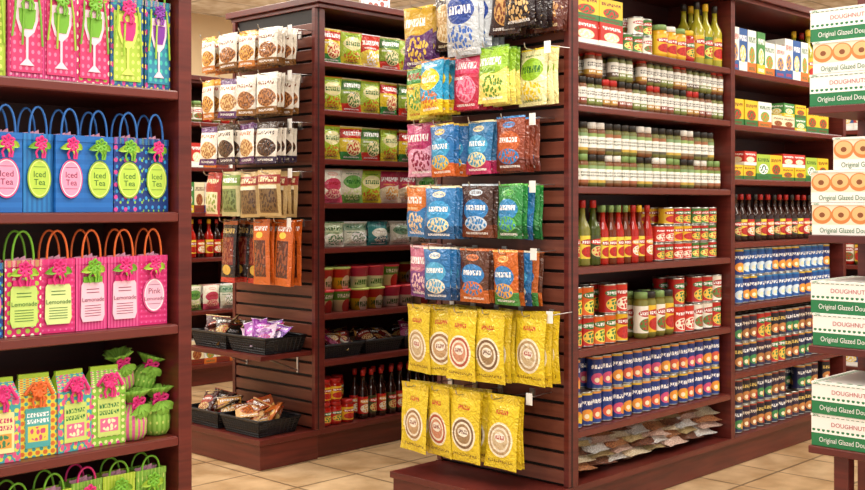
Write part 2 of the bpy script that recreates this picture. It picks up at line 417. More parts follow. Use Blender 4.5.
mb=MB(); mb.box(-2,12,-3,11,2.95,3.05,CEIL); mb.done('ceiling')
mb=MB(); mb.box(12,12.1,-3,11,0,2.95,WALL); mb.done('wall_right')
mb=MB(); mb.box(-2,12,8.6,8.7,0,2.95,WALL); mb.done('wall_left')
mb=MB(); mb.box(11.98,12,-3,8.58,0.001,.12,WOOD); mb.done('baseboard_right')
mb=MB(); mb.box(-2,11.98,8.58,8.6,0.001,.12,WOOD); mb.done('baseboard_left')
# lights
DIFF=plain('light_diffuser','#ffffff',.5,emit='#fff6e8',es=2.2)
FRM=plain('troffer_frame','#e8e8e8',.5)
for (x,y,e) in [(1,1,38),(2.4,-.4,38),(1.3,4.2,36),(2.6,2.0,38),(2.8,5.3,46),(4.6,3.4,40),(5.6,1.4,42),(4.8,.2,42),(5.2,5.4,46),(7.4,3.6,42),(7.5,6.8,50),(9.4,1.6,42),(4.2,7.6,60),(0,2.6,36),(9.6,5,50),(1.6,6.6,50)]:
    mb=MB(); mb.box(x-.62,x+.62,y-.32,y+.32,2.92,2.949,FRM); mb.box(x-.58,x+.58,y-.28,y+.28,2.915,2.919,DIFF); tr=mb.done('ceiling_troffer_light')
    L=bpy.data.lights.new('lamp','AREA'); L.shape='RECTANGLE'; L.size=1.15; L.size_y=.55; L.energy=e; L.color=(1,.94,.85)
    o=bpy.data.objects.new('lamp',L); o.location=(x,y,2.90); sc.collection.objects.link(o); o.parent=tr
# ---------------- shelving units ----------------
def gondola(cx,cy,W,H,sections,endcap=True,plat=.3):
    mb=MB(); M=T((cx,cy,0)); L=sum(s[0] for s in sections)
    mb.box(.01,L-.01,.03,W-.03,0.001,.115,WOOD,M); mb.box(0,L,0,W,.115,.14,WOOD,M)
    x=0
    mb.box(-.0,.035,0,W,.14,H-.05,WOOD,M)
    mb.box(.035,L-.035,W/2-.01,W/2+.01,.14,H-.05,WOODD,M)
    for (l,hs) in sections:
        a=x+(.035 if x==0 else .018); b=x+l-(.035 if abs(x+l-L)<1e-6 else .018)
        for h in hs:
            mb.box(a+.0005,b-.0005,.006,W/2-.0105,h-.028,h,WOOD,M)
            mb.box(a+.0005,b-.0005,.002,.0055,h-.026,h-.004,STRIP,M)
            mb.box(a+.0005,b-.0005,W/2+.0105,W-.006,h-.028,h,WOOD,M)
        x+=l
        if x<L-1e-6: mb.box(x-.0175,x+.0175,0,W,.14,H-.05,WOOD,M)
    mb.box(L-.035,L,0,W,.14,H-.05,WOOD,M)
    mb.box(-.02,L+.02,-.02,W+.02,H-.0495,H-.03,WOOD,M); mb.box(-.04,L+.04,-.04,W+.04,H-.0295,H,WOOD,M)
    if endcap:
        mb.box(-.008,-.0005,.0,W,.1405,H-.05,BLACK,M)
        z=.15
        while z+.052<H-.06:
            t=Tp().box(-.022,-.0085,.026,W-.026,z,z+.05); mb.add(t,[WOODS],M); z+=.062
        mb.box(-.026,-.0085,0,.024,.141,H-.051,WOOD,M); mb.box(-.026,-.0085,W-.024,W,.141,H-.051,WOOD,M)
        mb.box(-plat+.01,-.0005,.01,W-.01,.0012,.114,WOOD,M); mb.box(-plat,-.0005,0,W,.1145,.1395,WOOD,M)
    return mb.done('gondola_shelving',bevel=.0025)
H=2.18
MC=(3.382,2.512); LC=(3.42,4.02); W=.68
h1=[1.82,1.583,1.271,.963,.648,.344]; h2=[1.82,1.57,1.32,1.03,.74,.43]
hl=[1.885,1.655,1.42,1.21,.997,.681,.46]
GM=gondola(*MC,W,H,[(1.21,h1),(1.21,h2)])
GL=gondola(*LC,.65,H,[(1.21,hl),(1.21,hl)],plat=.35)
gondola(3.42,6.2,.65,2.05,[(1.21,[1.75,1.45,1.15,.85,.5]),(1.21,[1.75,1.45,1.15,.85,.5])],plat=.3)
def shelfunit(F,L,D,Hh,hs,name,zb=.12,mid=None):
    mb=MB()
    mb.box(.01,L-.01,.03,D,.001,zb-.02,WOOD,F); mb.box(0,L,0,D,zb-.02,zb,WOOD,F)
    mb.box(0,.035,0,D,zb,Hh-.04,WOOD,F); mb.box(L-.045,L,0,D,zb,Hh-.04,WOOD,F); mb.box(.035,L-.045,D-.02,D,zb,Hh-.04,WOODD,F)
    for h in hs: 
        mb.box(.036,L-.046,.006,D-.021,h-.03,h,WOOD,F); mb.box(.036,L-.046,.001,.0055,h-.028,h-.003,STRIP,F)
    mb.box(-.03,L+.03,-.03,D+.01,Hh-.0395,Hh,WOOD,F)
    return mb.done(name,bevel=.0025)
AX,AY=1.918,2.845
FA0=T((AX-1.4,AY,0)); FA=T((.5,AY,0)); hA=[1.94,1.542,1.179,.845,.511]
shelfunit(FA0,1.4,.45,2.3,hA,'gift_shelving_unit',zb=.17)
FW=T((7.3,4.6,0))@Matrix.Rotation(-math.pi/2,4,'Z')
shelfunit(FW,3.4,.4,2.1,[1.7,1.4,1.1,.8,.45],'wall_shelving_unit')
# ---------------- label library ----------------
spice=[lab('#e9e6dc',('r',.5,.16,.5,.16,c),('t',.5,.66,.38,.16,'#3a3a38',5,2),('t',.5,.18,.3,.1,'#ffffff',5,1)) for c in ('#8f3b22','#7c8a3a','#b98a2e','#5a4632','#a04a2a','#d0b060')]
spice2=[lab('#f1efe6',('r',.5,.9,.5,.1,c),('t',.5,.5,.38,.17,'#4a5b45',5,2),('r',.5,.08,.5,.08,d)) for c,d in (('#6f8a3a','#a8603a'),('#7f9f6a','#c8a53a'),('#8fae5f','#8f7a5a'),('#a2643c','#555040'))]
lidd=plain('lid_dark','#26211e',.4); lidg=plain('lid_green','#7f9f5c',.4); lidr=plain('lid_red','#b3201c',.35); lidw=plain('lid_white','#e9e6df',.4); lidy=plain('lid_yellow','#e8b923',.35)
def glassc(n,c,r=.12): return plain(n,c,r)
gbrown=glassc('glass_brown','#2a0f08'); gred=glassc('glass_red','#a81d12'); ggreen=glassc('glass_green','#3f4a12'); golive=glassc('olive_oil','#a9a02a'); gspice=glassc('spice_fill','#7a4a28',.3); gsp2=glassc('herb_fill','#6d6f35',.3); gyel=glassc('yellow_sauce','#d8a020'); gamber=glassc('amber','#6a2b10'); golk=glassc('olives','#7d7a34',.2)
cr_=lambda b,p,q,t='#ffffff': lab(b,('c',.5,.3,.34,.24,p),('e',.5,.3,.3,.2,q,7),('c',.5,.72,.38,.13,q),('t',.5,.72,.32,.09,t,5,1),rough=.3)
gy=lambda b,p,q,t='#ffffff': lab(b,('r',.5,.97,.5,.03,q),('c',.4,.3,.28,.19,p),('c',.64,.24,.22,.15,q),('c',.36,.26,.1,.08,'#f6e6c0'),('t',.5,.69,.38,.1,t,4,1),rough=.28)
can_red=cr_('#c3201c','#f0c040','#2f7a3a'); can_red2=cr_('#d9301f','#f4e8d0','#c81c18'); can_yel=cr_('#e9b81d','#c8281d','#b51a14'); can_blue=gy('#16307e','#f0962a','#e8c02a'); can_blue2=gy('#1a3a8c','#e05a3a','#f0a040'); can_blue3=gy('#183484','#d84a7a','#e8862a'); can_white=cr_('#ece8da','#5c7d36','#b62a1f'); can_green=cr_('#3f7d32','#efe06a','#c8281d'); can_dark=gy('#1c1a2a','#c9803a','#b52a20','#e8c868'); can_dkb=gy('#182450','#3a8a48','#d8a040'); can_brown=gy('#2a1c3c','#b07030','#a03a2a','#e8d8c0'); can_cyan=gy('#1c55a4','#d6e6f0','#2a86c8'); can_org=cr_('#e2621b','#f5e04a','#3a7a30')
def boxm(b,p,q,t='#ffffff'): return lab(b,('r',.5,.12,.5,.12,q),('c',.5,.42,.34,.2,p),('e',.5,.42,.3,.16,q,9),('t',.5,.78,.42,.1,t,6,1),('t',.5,.1,.36,.06,t,9,1),rough=.45)
bx=[boxm('#f0efe6','#e0a040','#2a5aa0','#c8281d'),boxm('#e8c51e','#c8281d','#2f7a3a','#8a1410'),boxm('#3f8a3c','#f1ead0','#e8c51e'),boxm('#c8281d','#f2e2b0','#f0efe6'),boxm('#2a5aa0','#f0d060','#f0efe6'),boxm('#f0f0e8','#6fae4a','#e07020','#2a6a3a'),boxm('#efe2b8','#a86a30','#8a2a1a','#5a2a12'),boxm('#a8c83a','#ffffff','#2f7a3a','#1f5a20')]
plainw=plain('carton_side','#e4ded0',.6); plainy=plain('carton_side_yellow','#dbb320',.5); plaing=plain('carton_side_green','#487f3a',.5)
def BX(i,side=plainw): return [bx[i],side]
def bagm(b,d1,d2,t='#ffffff',band=None,cy=.42,st=0,**k):
    if st==0: sh=[('c',.5,cy+.1,.4,.2,d1),('t',.5,cy+.14,.32,.07,t,5,1),('c',.52,cy-.16,.36,.14,d2),('e',.52,cy-.16,.34,.13,d1,13),('c',.5,.84,.22,.06,d2),('t',.5,.84,.18,.035,b,5,1)]
    elif st==1: sh=[('w',.4,.22,.05,d1),('e',.55,.28,.38,.2,d2,11),('t',.45,.72,.4,.1,t,6,1),('t',.4,.56,.28,.035,d2,10,1)]
    elif st==2: sh=[('r',.5,.78,.5,.14,d1),('t',.5,.78,.42,.09,t,6,1),('c',.56,.36,.36,.24,d2),('e',.56,.36,.34,.22,d1,12),('t',.3,.56,.22,.04,t,6,1)]
    else: sh=[('c',.5,.62,.42,.2,d1),('t',.5,.62,.34,.09,t,5,1),('e',.5,.24,.42,.17,d2,11),('t',.5,.86,.3,.03,t,10,1)]
    if band: sh=[('r',.5,.12,.5,.12,band)]+sh
    sh.append(('t',.5,.08,.36,.03,t,12,1)); sh.append(('r',.5,.985,.5,.02,d2))
    return lab(b,*sh,rough=.25,crinkle=.5,**k)
# ---------------- middle gondola, side section 1 ----------------
FM=T((MC[0],MC[1],0))
X0,X1=.045,1.185
cA=can(.037,.118); cB=can(.033,.132); cS=can(.034,.075)
jS=jar(.024,.112,.22); jM=jar(.036,.14,.16); jT=jar(.032,.19,.14)
bT=bottle(.031,.255); bS=bottle(.024,.235,.42); bO=bottle(.034,.28,.34)
b1=pkg(.1,.06,.16); b2=pkg(.13,.06,.12); b3=pkg(.08,.05,.2); b4=pkg(.16,.07,.095); b5=pkg(.12,.08,.065)
row(FM,'pantry_boxes',[(b4,(.16,.07,.095),(BX(3),BX(1)),2,2,2)],X0,.39,h1[0],jr=.03)
row(FM,'vegetable_tins',[(cS,(.068,.068,.075),([can_green,TIN],[can_white,TIN]),4,2,2)],.40,.64,h1[0])
row(FM,'condiment_jars',[(jM,(.072,.072,.14),([can_yel,gyel,lidg],[can_yel,gyel,lidw]),3),(jM,(.072,.072,.14),([can_red,gred,lidy],),3)],.65,.95,h1[0])
row(FM,'olive_oil_bottles',[(bO,(.068,.068,.28),([can_yel,golive,lidd],[can_green,golive,lidy]),3)],.965,1.18,h1[0])
row(FM,'spice_jars',[(jS,(.048,.048,.112),tuple([s,g,l] for s,g,l in zip(spice,[gspice,gsp2]*3,[lidd,lidd,lidr,lidd,lidd,lidd])),6,3,2)],X0,X1,h1[1],jit=.0015)
row(FM,'spice_jars',[(jar(.026,.125,.2),(.052,.052,.125),tuple([s,g,l] for s,g,l in zip(spice2+spice,[gspice,gsp2]*5,[lidg,lidd,lidw,lidd,lidg,lidw])),6,3,2)],X0,X1,h1[2],jit=.0015)
lb_hot=cr_('#f0d23a','#c8281d','#b01a12'); lb_red=cr_('#c81e17','#f4f0e0','#e0a23a'); lb_ol=cr_('#3a3f1a','#d9c87a','#c8281d')
row(FM,'hot_sauce_bottles',[(bT,(.062,.062,.255),([lb_ol,ggreen,lidr],[lb_hot,golk,lidr]),3),(bS,(.048,.048,.235),([lb_hot,gred,lidg],[lb_hot,gamber,lidg]),4),(bS,(.048,.048,.235),([lb_red,gred,lidr],[lb_hot,gamber,lidy]),4)],X0,.64,h1[3])
row(FM,'tomato_cans',[(cS,(.068,.068,.075),([can_red,TIN],[can_red2,TIN],[can_yel,TIN]),4,3,3),(cS,(.068,.068,.075),([can_green,TIN],[can_red,TIN]),3,3,3)],.64,X1,h1[3])
row(FM,'bean_cans',[(cA,(.074,.074,.118),([can_red,TIN],[can_org,TIN]),4,2,2),(cA,(.074,.074,.118),([can_yel,TIN],[can_red2,TIN]),2,2,2)],X0,.5,h1[4])
row(FM,'pickle_jars',[(jT,(.064,.064,.19),([can_white,golk,lidg],[can_yel,golk,lidd]),4,2,1)],.51,.78,h1[4])
row(FM,'bean_cans',[(cA,(.074,.074,.118),([can_red2,TIN],[can_red,TIN]),2,2,2),(cA,(.074,.074,.118),([can_white,TIN],[can_red,TIN]),3,2,2)],.79,X1,h1[4])
row(FM,'nectar_cans',[(cB,(.066,.066,.132),([can_blue,TIN],[can_blue2,TIN],[can_blue3,TIN]),5,3,2)],X0,X1,h1[5],jr=.2)
beans=[lab(c,('n',.5,.5,.5,.5,d,26),('r',.5,.6,.32,.16,e),('t',.5,.6,.28,.12,'#ffffff',5,2),rough=.3,crinkle=.3) for c,d,e in (('#b87a50','#7d4a30','#c8281d'),('#e8dcc0','#ccb48a','#2f5fa8'),('#7b4a38','#4c2a20','#e8b81d'),('#b09a68','#cab484','#3a7a30'),('#d8d8d4','#b0aca8','#c8281d'),('#dcc0b0','#b89080','#a02a50'))]
bb=bagp(.17,.24,.066,seed=3)
mb=MB()
for lay in range(5):
    for i in range(8-(lay>3)):
        mb.add(bb,[beans[(i*2+lay+i//3)%6]],FM@T((.125+i*.135+R(-.015,.015)+.03*(lay%2),.02+R(0,.03)+lay*.008,.207+lay*.0275),rx=-math.pi/2+R(.05,.2),ry=0,rz=R(-.25,.25)))
o=mb.done('dried_bean_bags')
# ---------------- middle gondola, side section 2 ----------------
Y0,Y1=1.235,2.375
row(FM,'cereal_boxes',[(b3,(.08,.05,.2),(BX(0),BX(4),BX(5),BX(2,plaing)),4,3,1),(b1,(.1,.06,.16),(BX(5),BX(0)),2,2,1)],Y0,2.05,h2[0],jr=.03)
row(FM,'olive_oil_bottles',[(bO,(.068,.068,.28),([can_yel,golive,lidy],[can_green,ggreen,lidr]),4)],2.06,Y1,h2[0])
row(FM,'baking_mix_boxes',[(b2,(.13,.06,.12),(BX(1,plainy),BX(1,plainy),BX(5)),3,2,1),(b5,(.12,.08,.065),(BX(6),BX(2),BX(1,plainy)),3,2,2)],Y0,Y1,h2[1],jr=.03)
row(FM,'seasoning_packets',[(b5,(.12,.08,.065),(BX(1,plainy),BX(3)),2,2,2),(b2,(.13,.06,.12),(BX(7),BX(1,plainy)),2,2,1)],Y0,Y1,h2[2],jr=.03)
row(FM,'soy_sauce_bottles',[(bottle(.03,.22),(.06,.06,.22),([lb_red,gbrown,lidr],[lb_ol,gbrown,lidd],[lb_hot,gbrown,lidr]),9)],Y0,Y1,h2[3])
row(FM,'coconut_milk_cans',[(can(.034,.128),(.068,.068,.128),([can_cyan,TIN],[can_blue,TIN],[can_cyan,TIN]),8,2,2)],Y0,Y1,h2[4])
row(FM,'fruit_cans',[(can(.034,.128),(.068,.068,.128),([can_dark,TIN],[can_dkb,TIN],[can_brown,TIN],[can_red,TIN]),8,2,2)],Y0,Y1,h2[5])
row(FM,'bean_cans',[(can(.034,.125),(.068,.068,.125),([can_dkb,TIN],[can_brown,TIN],[can_dark,TIN]),6,2,2)],Y0,Y1,.14)
# ---------------- middle endcap ----------------
FE=T((MC[0]-.022,MC[1]+W,0))@Matrix.Rotation(-math.pi/2,4,'Z')
hooks=MB()
xs=[.09,.25,.41,.575]
bw=.145
def bl(h,w=bw,d=.035,s=1): return bagp(w,h,d,seed=s)
B24=bl(.25,.15,.055,5); B26=bl(.275,.15,.055,6); B21=bl(.215,s=2,d=.04); B20=bl(.205,s=4,d=.04); B27=bl(.268,.155,.024,8); B28=bl(.268,.158,.022,9)
m_cof=[bagm('#2d1712','#c8a060','#e8d8b0','#e8d8b0'),bagm('#b9bfc6','#1d3f96','#3a68c0','#ffffff',cy=.5,st=3),bagm('#3b1d14','#7a3a1c','#cf9a50','#ffffff',st=2),bagm('#24161a','#8d2f35','#d8b070','#ffffff',st=3),bagm('#c89a1e','#5a1d6a','#e8c040','#ffffff',st=1),bagm('#1c1416','#5a2418','#b07838','#e8d0a0',st=1)]
hang(FE,'coffee_bags',[(xs[0]-.02,2.0,B24,(bw,.25),([m_cof[4]],[m_cof[4]],[m_cof[0]]),4,.2),(xs[1]-.04,2.06,B24,(bw,.25),[m_cof[0]],4,.18),(xs[2]-.06,2.045,B26,(bw,.275),[m_cof[1]],5,.24),(xs[2]+.09,2.09,B24,(bw,.25),[m_cof[2]],5,.18),(xs[3]+.01,2.11,B24,(bw,.25),[m_cof[3]],4,.2),(xs[3]+.05,2.1,B24,(bw,.25),[m_cof[5]],2,.09)],hooks,.036)
m1=[bagm('#1f9fd0','#f2d21c','#e0701c','#ffffff','#f0cf1c',st=3),bagm('#c81e44','#e83a6a','#f08aa8','#ffffff',st=2),bagm('#8dbb22','#f2e26a','#5c8f1e','#ffffff','#e8d21c',st=1),bagm('#e8e0a0','#8dbb22','#e8c81e','#2c6b20',st=3),bagm('#d8d23a','#3a9a3a','#e0d040','#c02020',st=2)]
hang(FE,'candy_bags',[(xs[0]-.03,1.76,B21,(bw,.215),([m1[4]],[m1[2]],[m1[4]]),5,.2),(xs[0]+.09,1.775,B21,(bw,.215),[m1[0]],4,.24),(xs[1]+.07,1.785,B21,(bw,.215),[m1[1]],5,.2),(xs[2]+.06,1.795,B21,(bw,.215),[m1[2]],4,.22),(xs[3]+.02,1.79,B21,(bw,.215),[m1[3]],3,.13)],hooks)
m2=[bagm('#c01e6a','#e8a0c0','#8f1040','#ffffff',st=1),bagm('#1e70b8','#2aa0d8','#e8c040','#ffffff','#d8601c'),bagm('#1f6fa8','#38a0d0','#e8d8a0','#ffffff','#b81e5a'),bagm('#8f3a1e','#c2571e','#2a80c8','#ffffff','#6d2412')]
hang(FE,'candy_bags',[(xs[0]-.02,1.53,B21,(bw,.215),([m2[0]],[m2[2]],[m2[0]]),4,.18),(xs[0]+.125,1.52,B20,(bw,.205),[m2[1]],4,.22),(xs[2]-.03,1.525,B20,(bw,.205),[m2[2]],3,.2),(xs[3]-.05,1.53,B20,(bw,.205),[m2[3]],4,.18)],hooks)
m3=[bagm('#d8701c','#2a80c8','#f0d0a0','#ffffff',st=1),bagm('#2074b8','#2f9ad8','#f0e0b0','#ffffff','#16548a'),bagm('#4a2a22','#2a80c8','#c8d8e8','#ffffff','#7a3a20'),bagm('#2a8a3e','#2a8ac8','#58b848','#ffffff','#1c6a30')]
hang(FE,'candy_bags',[(xs[0]-.02,1.28,B20,(bw,.205),([m3[0]],[m3[0]],[m3[2]]),6,.21),(xs[0]+.13,1.275,B20,(bw,.205),[m3[1]],5,.24),(xs[2]-.045,1.28,B20,(bw,.205),[m3[2]],3,.18),(xs[3]-.05,1.28,B20,(bw,.205),([m3[3]],[m3[3]],[m3[1]]),5,.19)],hooks)
m4=[bagm('#c8688a','#7a3a8a','#f0c0c8','#ffffff',st=1),bagm('#1f70b4','#48a8d8','#f0e8d0','#ffffff','#124a84'),bagm('#5a2f1e','#2a80c8','#d8703a','#ffffff','#c8601c'),bagm('#c8601c','#2a80c8','#f0b050','#ffffff','#3a8a3a')]
hang(FE,'candy_bags',[(xs[0]-.02,1.04,B20,(bw,.205),([m4[0]],[m4[0]],[m4[2]]),5,.19),(xs[0]+.12,1.035,B20,(bw,.205),[m4[1]],5,.24),(xs[2]-.045,1.035,B20,(bw,.205),[m4[2]],4,.2),(xs[3]-.045,1.03,B20,(bw,.205),([m4[3]],[m4[2]],[m4[1]]),5,.2)],hooks)
def ymat(c,d,t): return lab('#e6c81e',('r',.5,.96,.5,.05,'#cfae14'),('c',.5,.4,.4,.24,'#f6eccc'),('c',.5,.4,.35,.21,c),('c',.5,.4,.29,.172,'#efe4cc'),('c',.5,.4,.24,.14,d),('c',.5,.43,.17,.07,'#f4ead8'),('t',.5,.43,.14,.045,t,4,1),('c',.5,.78,.22,.06,'#d8b818'),('t',.5,.78,.2,.045,'#c8281d',5,1),('t',.5,.1,.4,.03,'#8a6a10',9,1),rough=.25,crinkle=.5)
my=[ymat('#b8986a','#cdb48a','#b02020'),ymat('#9a7048','#c29a6c','#8a3018'),ymat('#b8503a','#d08a6a','#902018'),ymat('#7a5a3c','#a08058','#5a2018')]
hang(FE,'banana_chip_bags',[(x,.802,B27,(.155,.268),[my[i%4]],n,pr) for i,(x,n,pr) in enumerate([(.085,4,.2),(.2,6,.2),(.325,4,.22),(.45,5,.2),(.6,4,.15)])],hooks,.027)
hang(FE,'plantain_chip_bags',[(x,.492,B28,(.155,.268),[my[(i+1)%4]],n,pr) for i,(x,n,pr) in enumerate([(.075,3,.23),(.21,3,.22),(.345,4,.23),(.505,3,.21)])],hooks,.024)
hooks.done('display_hooks',parent=GM)
# ---------------- left endcap ----------------
FL=T((LC[0]-.022,LC[1]+.65,0))@Matrix.Rotation(-math.pi/2,4,'Z')
hooks=MB()
def nutm(b,top,pic,pic2,t,band): return lab(b,('r',.5,.92,.5,.08,top),('t',.5,.74,.4,.07,t,6,1),('r',.5,.08,.5,.08,band),('c',.55,.38,.42,.22,pic),('e',.55,.38,.4,.21,pic2,14),('t',.5,.08,.36,.04,'#ffffff',10,1),rough=.25,crinkle=.5)
N1=nutm('#efe8da','#f4efe4','#b8743a','#6a3818','#7a3a18','#8a5a26'); N2=nutm('#f2ecde','#e8a020','#e0a040','#8a4a18','#c02a1c','#c8762a'); N3=nutm('#e9e2d4','#3a2418','#5c3a24','#2a1810','#3a2418','#3a2a4a'); N4=nutm('#f2ede2','#5a2a6a','#d8b070','#9a5a26','#d8601c','#5a2a6a')
L17=bl(.17,.142,.034,21); L18=bl(.19,.142,.034,22)
xl=[.08,.235,.39,.54]
hang(FL,'nut_bags',[(x,2.025,L17,(.142,.17),[m],5,.22) for x,m in zip(xl,[N2,N1,N2,N1])],hooks)
hang(FL,'nut_bags',[(x,1.815,L18,(.142,.19),[m],5,.22) for x,m in zip(xl,[N2,N4,N1,N1])],hooks)
hang(FL,'trail_mix_bags',[(x,1.59,L18,(.142,.19),[m],5,.22) for x,m in zip(xl,[N4,N3,N4,N3])],hooks)
G1=lab('#b0241c',('r',.5,.3,.4,.25,'#e6d6a8'),('n',.5,.3,.36,.2,'#8a9a3a',8),('t',.5,.8,.42,.08,'#f0e0b0',5,1),rough=.3,crinkle=.3); G2=lab('#c8c088',('r',.5,.35,.38,.26,'#7a8a4a'),('n',.5,.35,.34,.22,'#4c5a22',8),('r',.5,.8,.5,.12,'#7a9a3a'),('t',.5,.8,.42,.08,'#ffffff',5,1),rough=.3,crinkle=.3); G3=lab('#c8a86c',('r',.5,.35,.4,.28,'#7a5a30'),('n',.5,.35,.36,.25,'#4a2e18',11),('r',.5,.8,.5,.1,'#a02a20'),('t',.5,.8,.42,.08,'#f0e0b0',5,1),('r',.5,.64,.4,.04,'#efe6c8'),rough=.3,crinkle=.3)
L21=bl(.215,.145,.045,25)
hang(FL,'tea_bags',[(x,1.36,L21,(.145,.215),[m],4,.2) for x,m in zip(xl,[G1,G2,G3,G3])],hooks)
J1=lab('#2a1a18',('r',.5,.5,.4,.22,'#7a2018'),('t',.5,.82,.42,.06,'#e0c070',5,1),('n',.5,.5,.36,.2,'#a05030',10),('c',.5,.2,.3,.08,'#e0b040'),('r',.5,.04,.5,.04,'#c82a1c'),('r',.5,.95,.5,.03,'#d86a2a'),rough=.25,crinkle=.5); J2=lab('#d8641a',('r',.5,.4,.34,.28,'#5a2414'),('n',.5,.4,.3,.24,'#9a4a24',10),('t',.5,.86,.42,.05,'#ffffff',5,1),('c',.5,.76,.2,.05,'#f0d040'),rough=.25,crinkle=.5)
L30=bl(.31,.13,.03,27)
hang(FL,'jerky_bags',[(.14,1.13,L30,(.13,.31),[J1],3,.15),(.3,1.13,L30,(.13,.31),[J1],2,.1),(.43,1.13,L30,(.1,.31),[J2],3,.16),(.555,1.13,L30,(.1,.31),[J2],3,.14)],hooks)
hooks.done('display_hooks',parent=GL)
mb=MB(); mb.box(.03,.62,-.3,-.002,.49,.512,WOOD,FL)
for x in (.12,.52):
    mb.add(Tp().tube([(x,-.003,.4),(x,-.003,.488)],.006,0,6).tube([(x,-.004,.41),(x,-.2,.487)],.005,0,6),[METAL],FL)
mb.done('bracket_shelf',bevel=.002,parent=GL)
bkt=basket(.29,.24,.07)
def pilebag(F,name,mats,n,cx,cy,z,w=.12,h=.13,sx=.08,sy=.05,up=.05,par=None):
    tp=bagp(w,h,.03,6,8,seed=31); mb=MB()
    for i in range(n):
        mb.add(tp,[mats[i%len(mats)]],F@T((cx+R(-sx,sx),cy+R(-sy,sy),z+R(0,up)),rx=R(-1.3,-.5),ry=R(-.3,.3),rz=R(-1.2,1.2))@T((0,-.015,-h/2)))
    return mb.done(name,parent=par)
purp=[bagm('#8a2a9a','#c86ad0','#e8d0f0'),bagm('#b02a6a','#e87aa8','#f8d8e0',st=1),bagm('#5a2a8a','#a86ad0','#e8e0f0',st=2),bagm('#d8c0d8','#8a2a9a','#b02a6a','#5a1a5a')]
org=[bagm('#c8601c','#f0c060','#8a3a18'),bagm('#a04a20','#e0b060','#d83a1c',st=1),bagm('#d8a868','#8a4a24','#c8601c',st=2)]
drk=[bagm('#4a1c20','#a83a30','#e0c080'),bagm('#3a2a1c','#b08a4a','#a02a1c',st=1),bagm('#7a1c18','#e0a040','#f0e0c0',st=2)]
for (x,y,z,ms,n_,k) in [(.17,-.27,.513,drk,'snack_packets',9),(.47,-.27,.513,purp,'candy_packets',13),(.16,-.31,.141,drk,'snack_packets',9),(.475,-.31,.141,org,'candy_packets',10)]:
    mb=MB(); mb.add(bkt,[BASK],FL@T((x,y,z+.004))); bo=mb.done('black_basket')
    pilebag(FL,n_,ms,k,x,y+.12,z+.06,par=bo,up=.045)
# ---------------- left gondola side ----------------
FS=T((LC[0],LC[1],0)); a0,a1=.045,1.18
nd=[bagm('#e8c81e','#c8281d','#f0e0a0','#ffffff','#2f8a3a',st=2),bagm('#a8c82a','#e8e0a0','#c86a20','#1c6a20','#d8c81e',st=3),bagm('#d8301c','#f0d040','#ffffff','#ffffff','#e8c81e',st=1),bagm('#8aaa2a','#3f7a2a','#e8d8a0','#ffffff','#d83020',st=2),bagm('#f0ead8','#c83a5a','#e8b0a0','#b02030','#d85070'),bagm('#c83050','#f0e0c0','#e8a040','#ffffff','#f0ead8',st=1),bagm('#ded8c0','#5a9a3a','#c8d890','#1c6a20','#6aa040',st=3)]
nb=bl(.165,.135,.05,41); nbs=(.135,.05,.165)
def noodles(name,z,ids): 
    row(FS,name,[(nb,nbs,tuple([nd[i]] for i in ids),len(ids),4,1)],a0,a1,z,jr=.12,gap=-.004)
noodles('noodle_packets',hl[0],[0,1,2,3,1,0]); noodles('noodle_packets',hl[1],[1,3,1,0,3,3]); noodles('noodle_packets',hl[2],[1,0,3,1,0,3]); noodles('rice_noodle_packets',hl[3],[4,6,1,5,5,6])
lowt=bl(.12,.15,.05,44)
flat=[bagm('#b8c8a0','#e8e8d8','#5a8a5a','#2a5a2a',st=1),bagm('#d8dcc8','#8aa888','#ffffff','#2a6a4a',st=2),bagm('#2a8a8a','#e8e8d8','#1c5a6a'),bagm('#c8c8b8','#6a8a6a','#e8e8e0','#2a5a4a',st=3)]
row(FS,'seaweed_packets',[(lowt,(.15,.05,.12),tuple([m] for m in flat),4,4,1)],a0,a1,hl[4],jr=.1)
cpm=[lab('#c8281d',('r',.5,.5,.5,.2,'#e8c81e'),('c',.5,.5,.2,.28,'#f0f0e0'),('t',.5,.5,.36,.14,'#2a7a30',6,1),rough=.4),lab('#5a9a2a',('r',.5,.45,.5,.25,'#e8e0b0'),('c',.5,.45,.2,.28,'#c8281d'),('t',.5,.85,.36,.1,'#ffffff',6,1),rough=.4),lab('#c82a5a',('r',.5,.5,.5,.2,'#f0f0e0'),('t',.5,.5,.36,.14,'#2a7a30',6,1),rough=.4)]
lidrr=plain('cup_lid_red','#c8323c',.4); lidgg=plain('cup_lid_green','#b8c86a',.4)
cp=cup(.052,.108)
row(FS,'noodle_cups',[(cp,(.106,.106,.108),([cpm[1],lidrr],[cpm[0],lidgg],[cpm[2],lidrr]),6,2,2)],a0,a1,hl[5])
for i in range(4):
    mb=MB(); mb.add(basket(.26,.22,.06),[BASK],FS@T((.18+i*.272,.03,hl[6]+.004))); bo=mb.done('black_basket')
    pilebag(FS,'candy_packets',drk if i%2 else purp[1:2]+drk+nd[4:6],9,.18+i*.272,.13,hl[6]+.06,.1,.11,.07,.04,.03,par=bo)
row(FS,'sauce_jars',[(jar(.034,.11,.18),(.068,.068,.11),([can_red,gred,lidr],[can_yel,gred,lidr]),3,2,2)],a0,.28,.14)
row(FS,'soy_sauce_bottles',[(bottle(.027,.24),(.054,.054,.24),([lb_red,gbrown,lidr],[lb_ol,gbrown,lidr]),12,2,1)],.3,a1,.14,gap=.01)
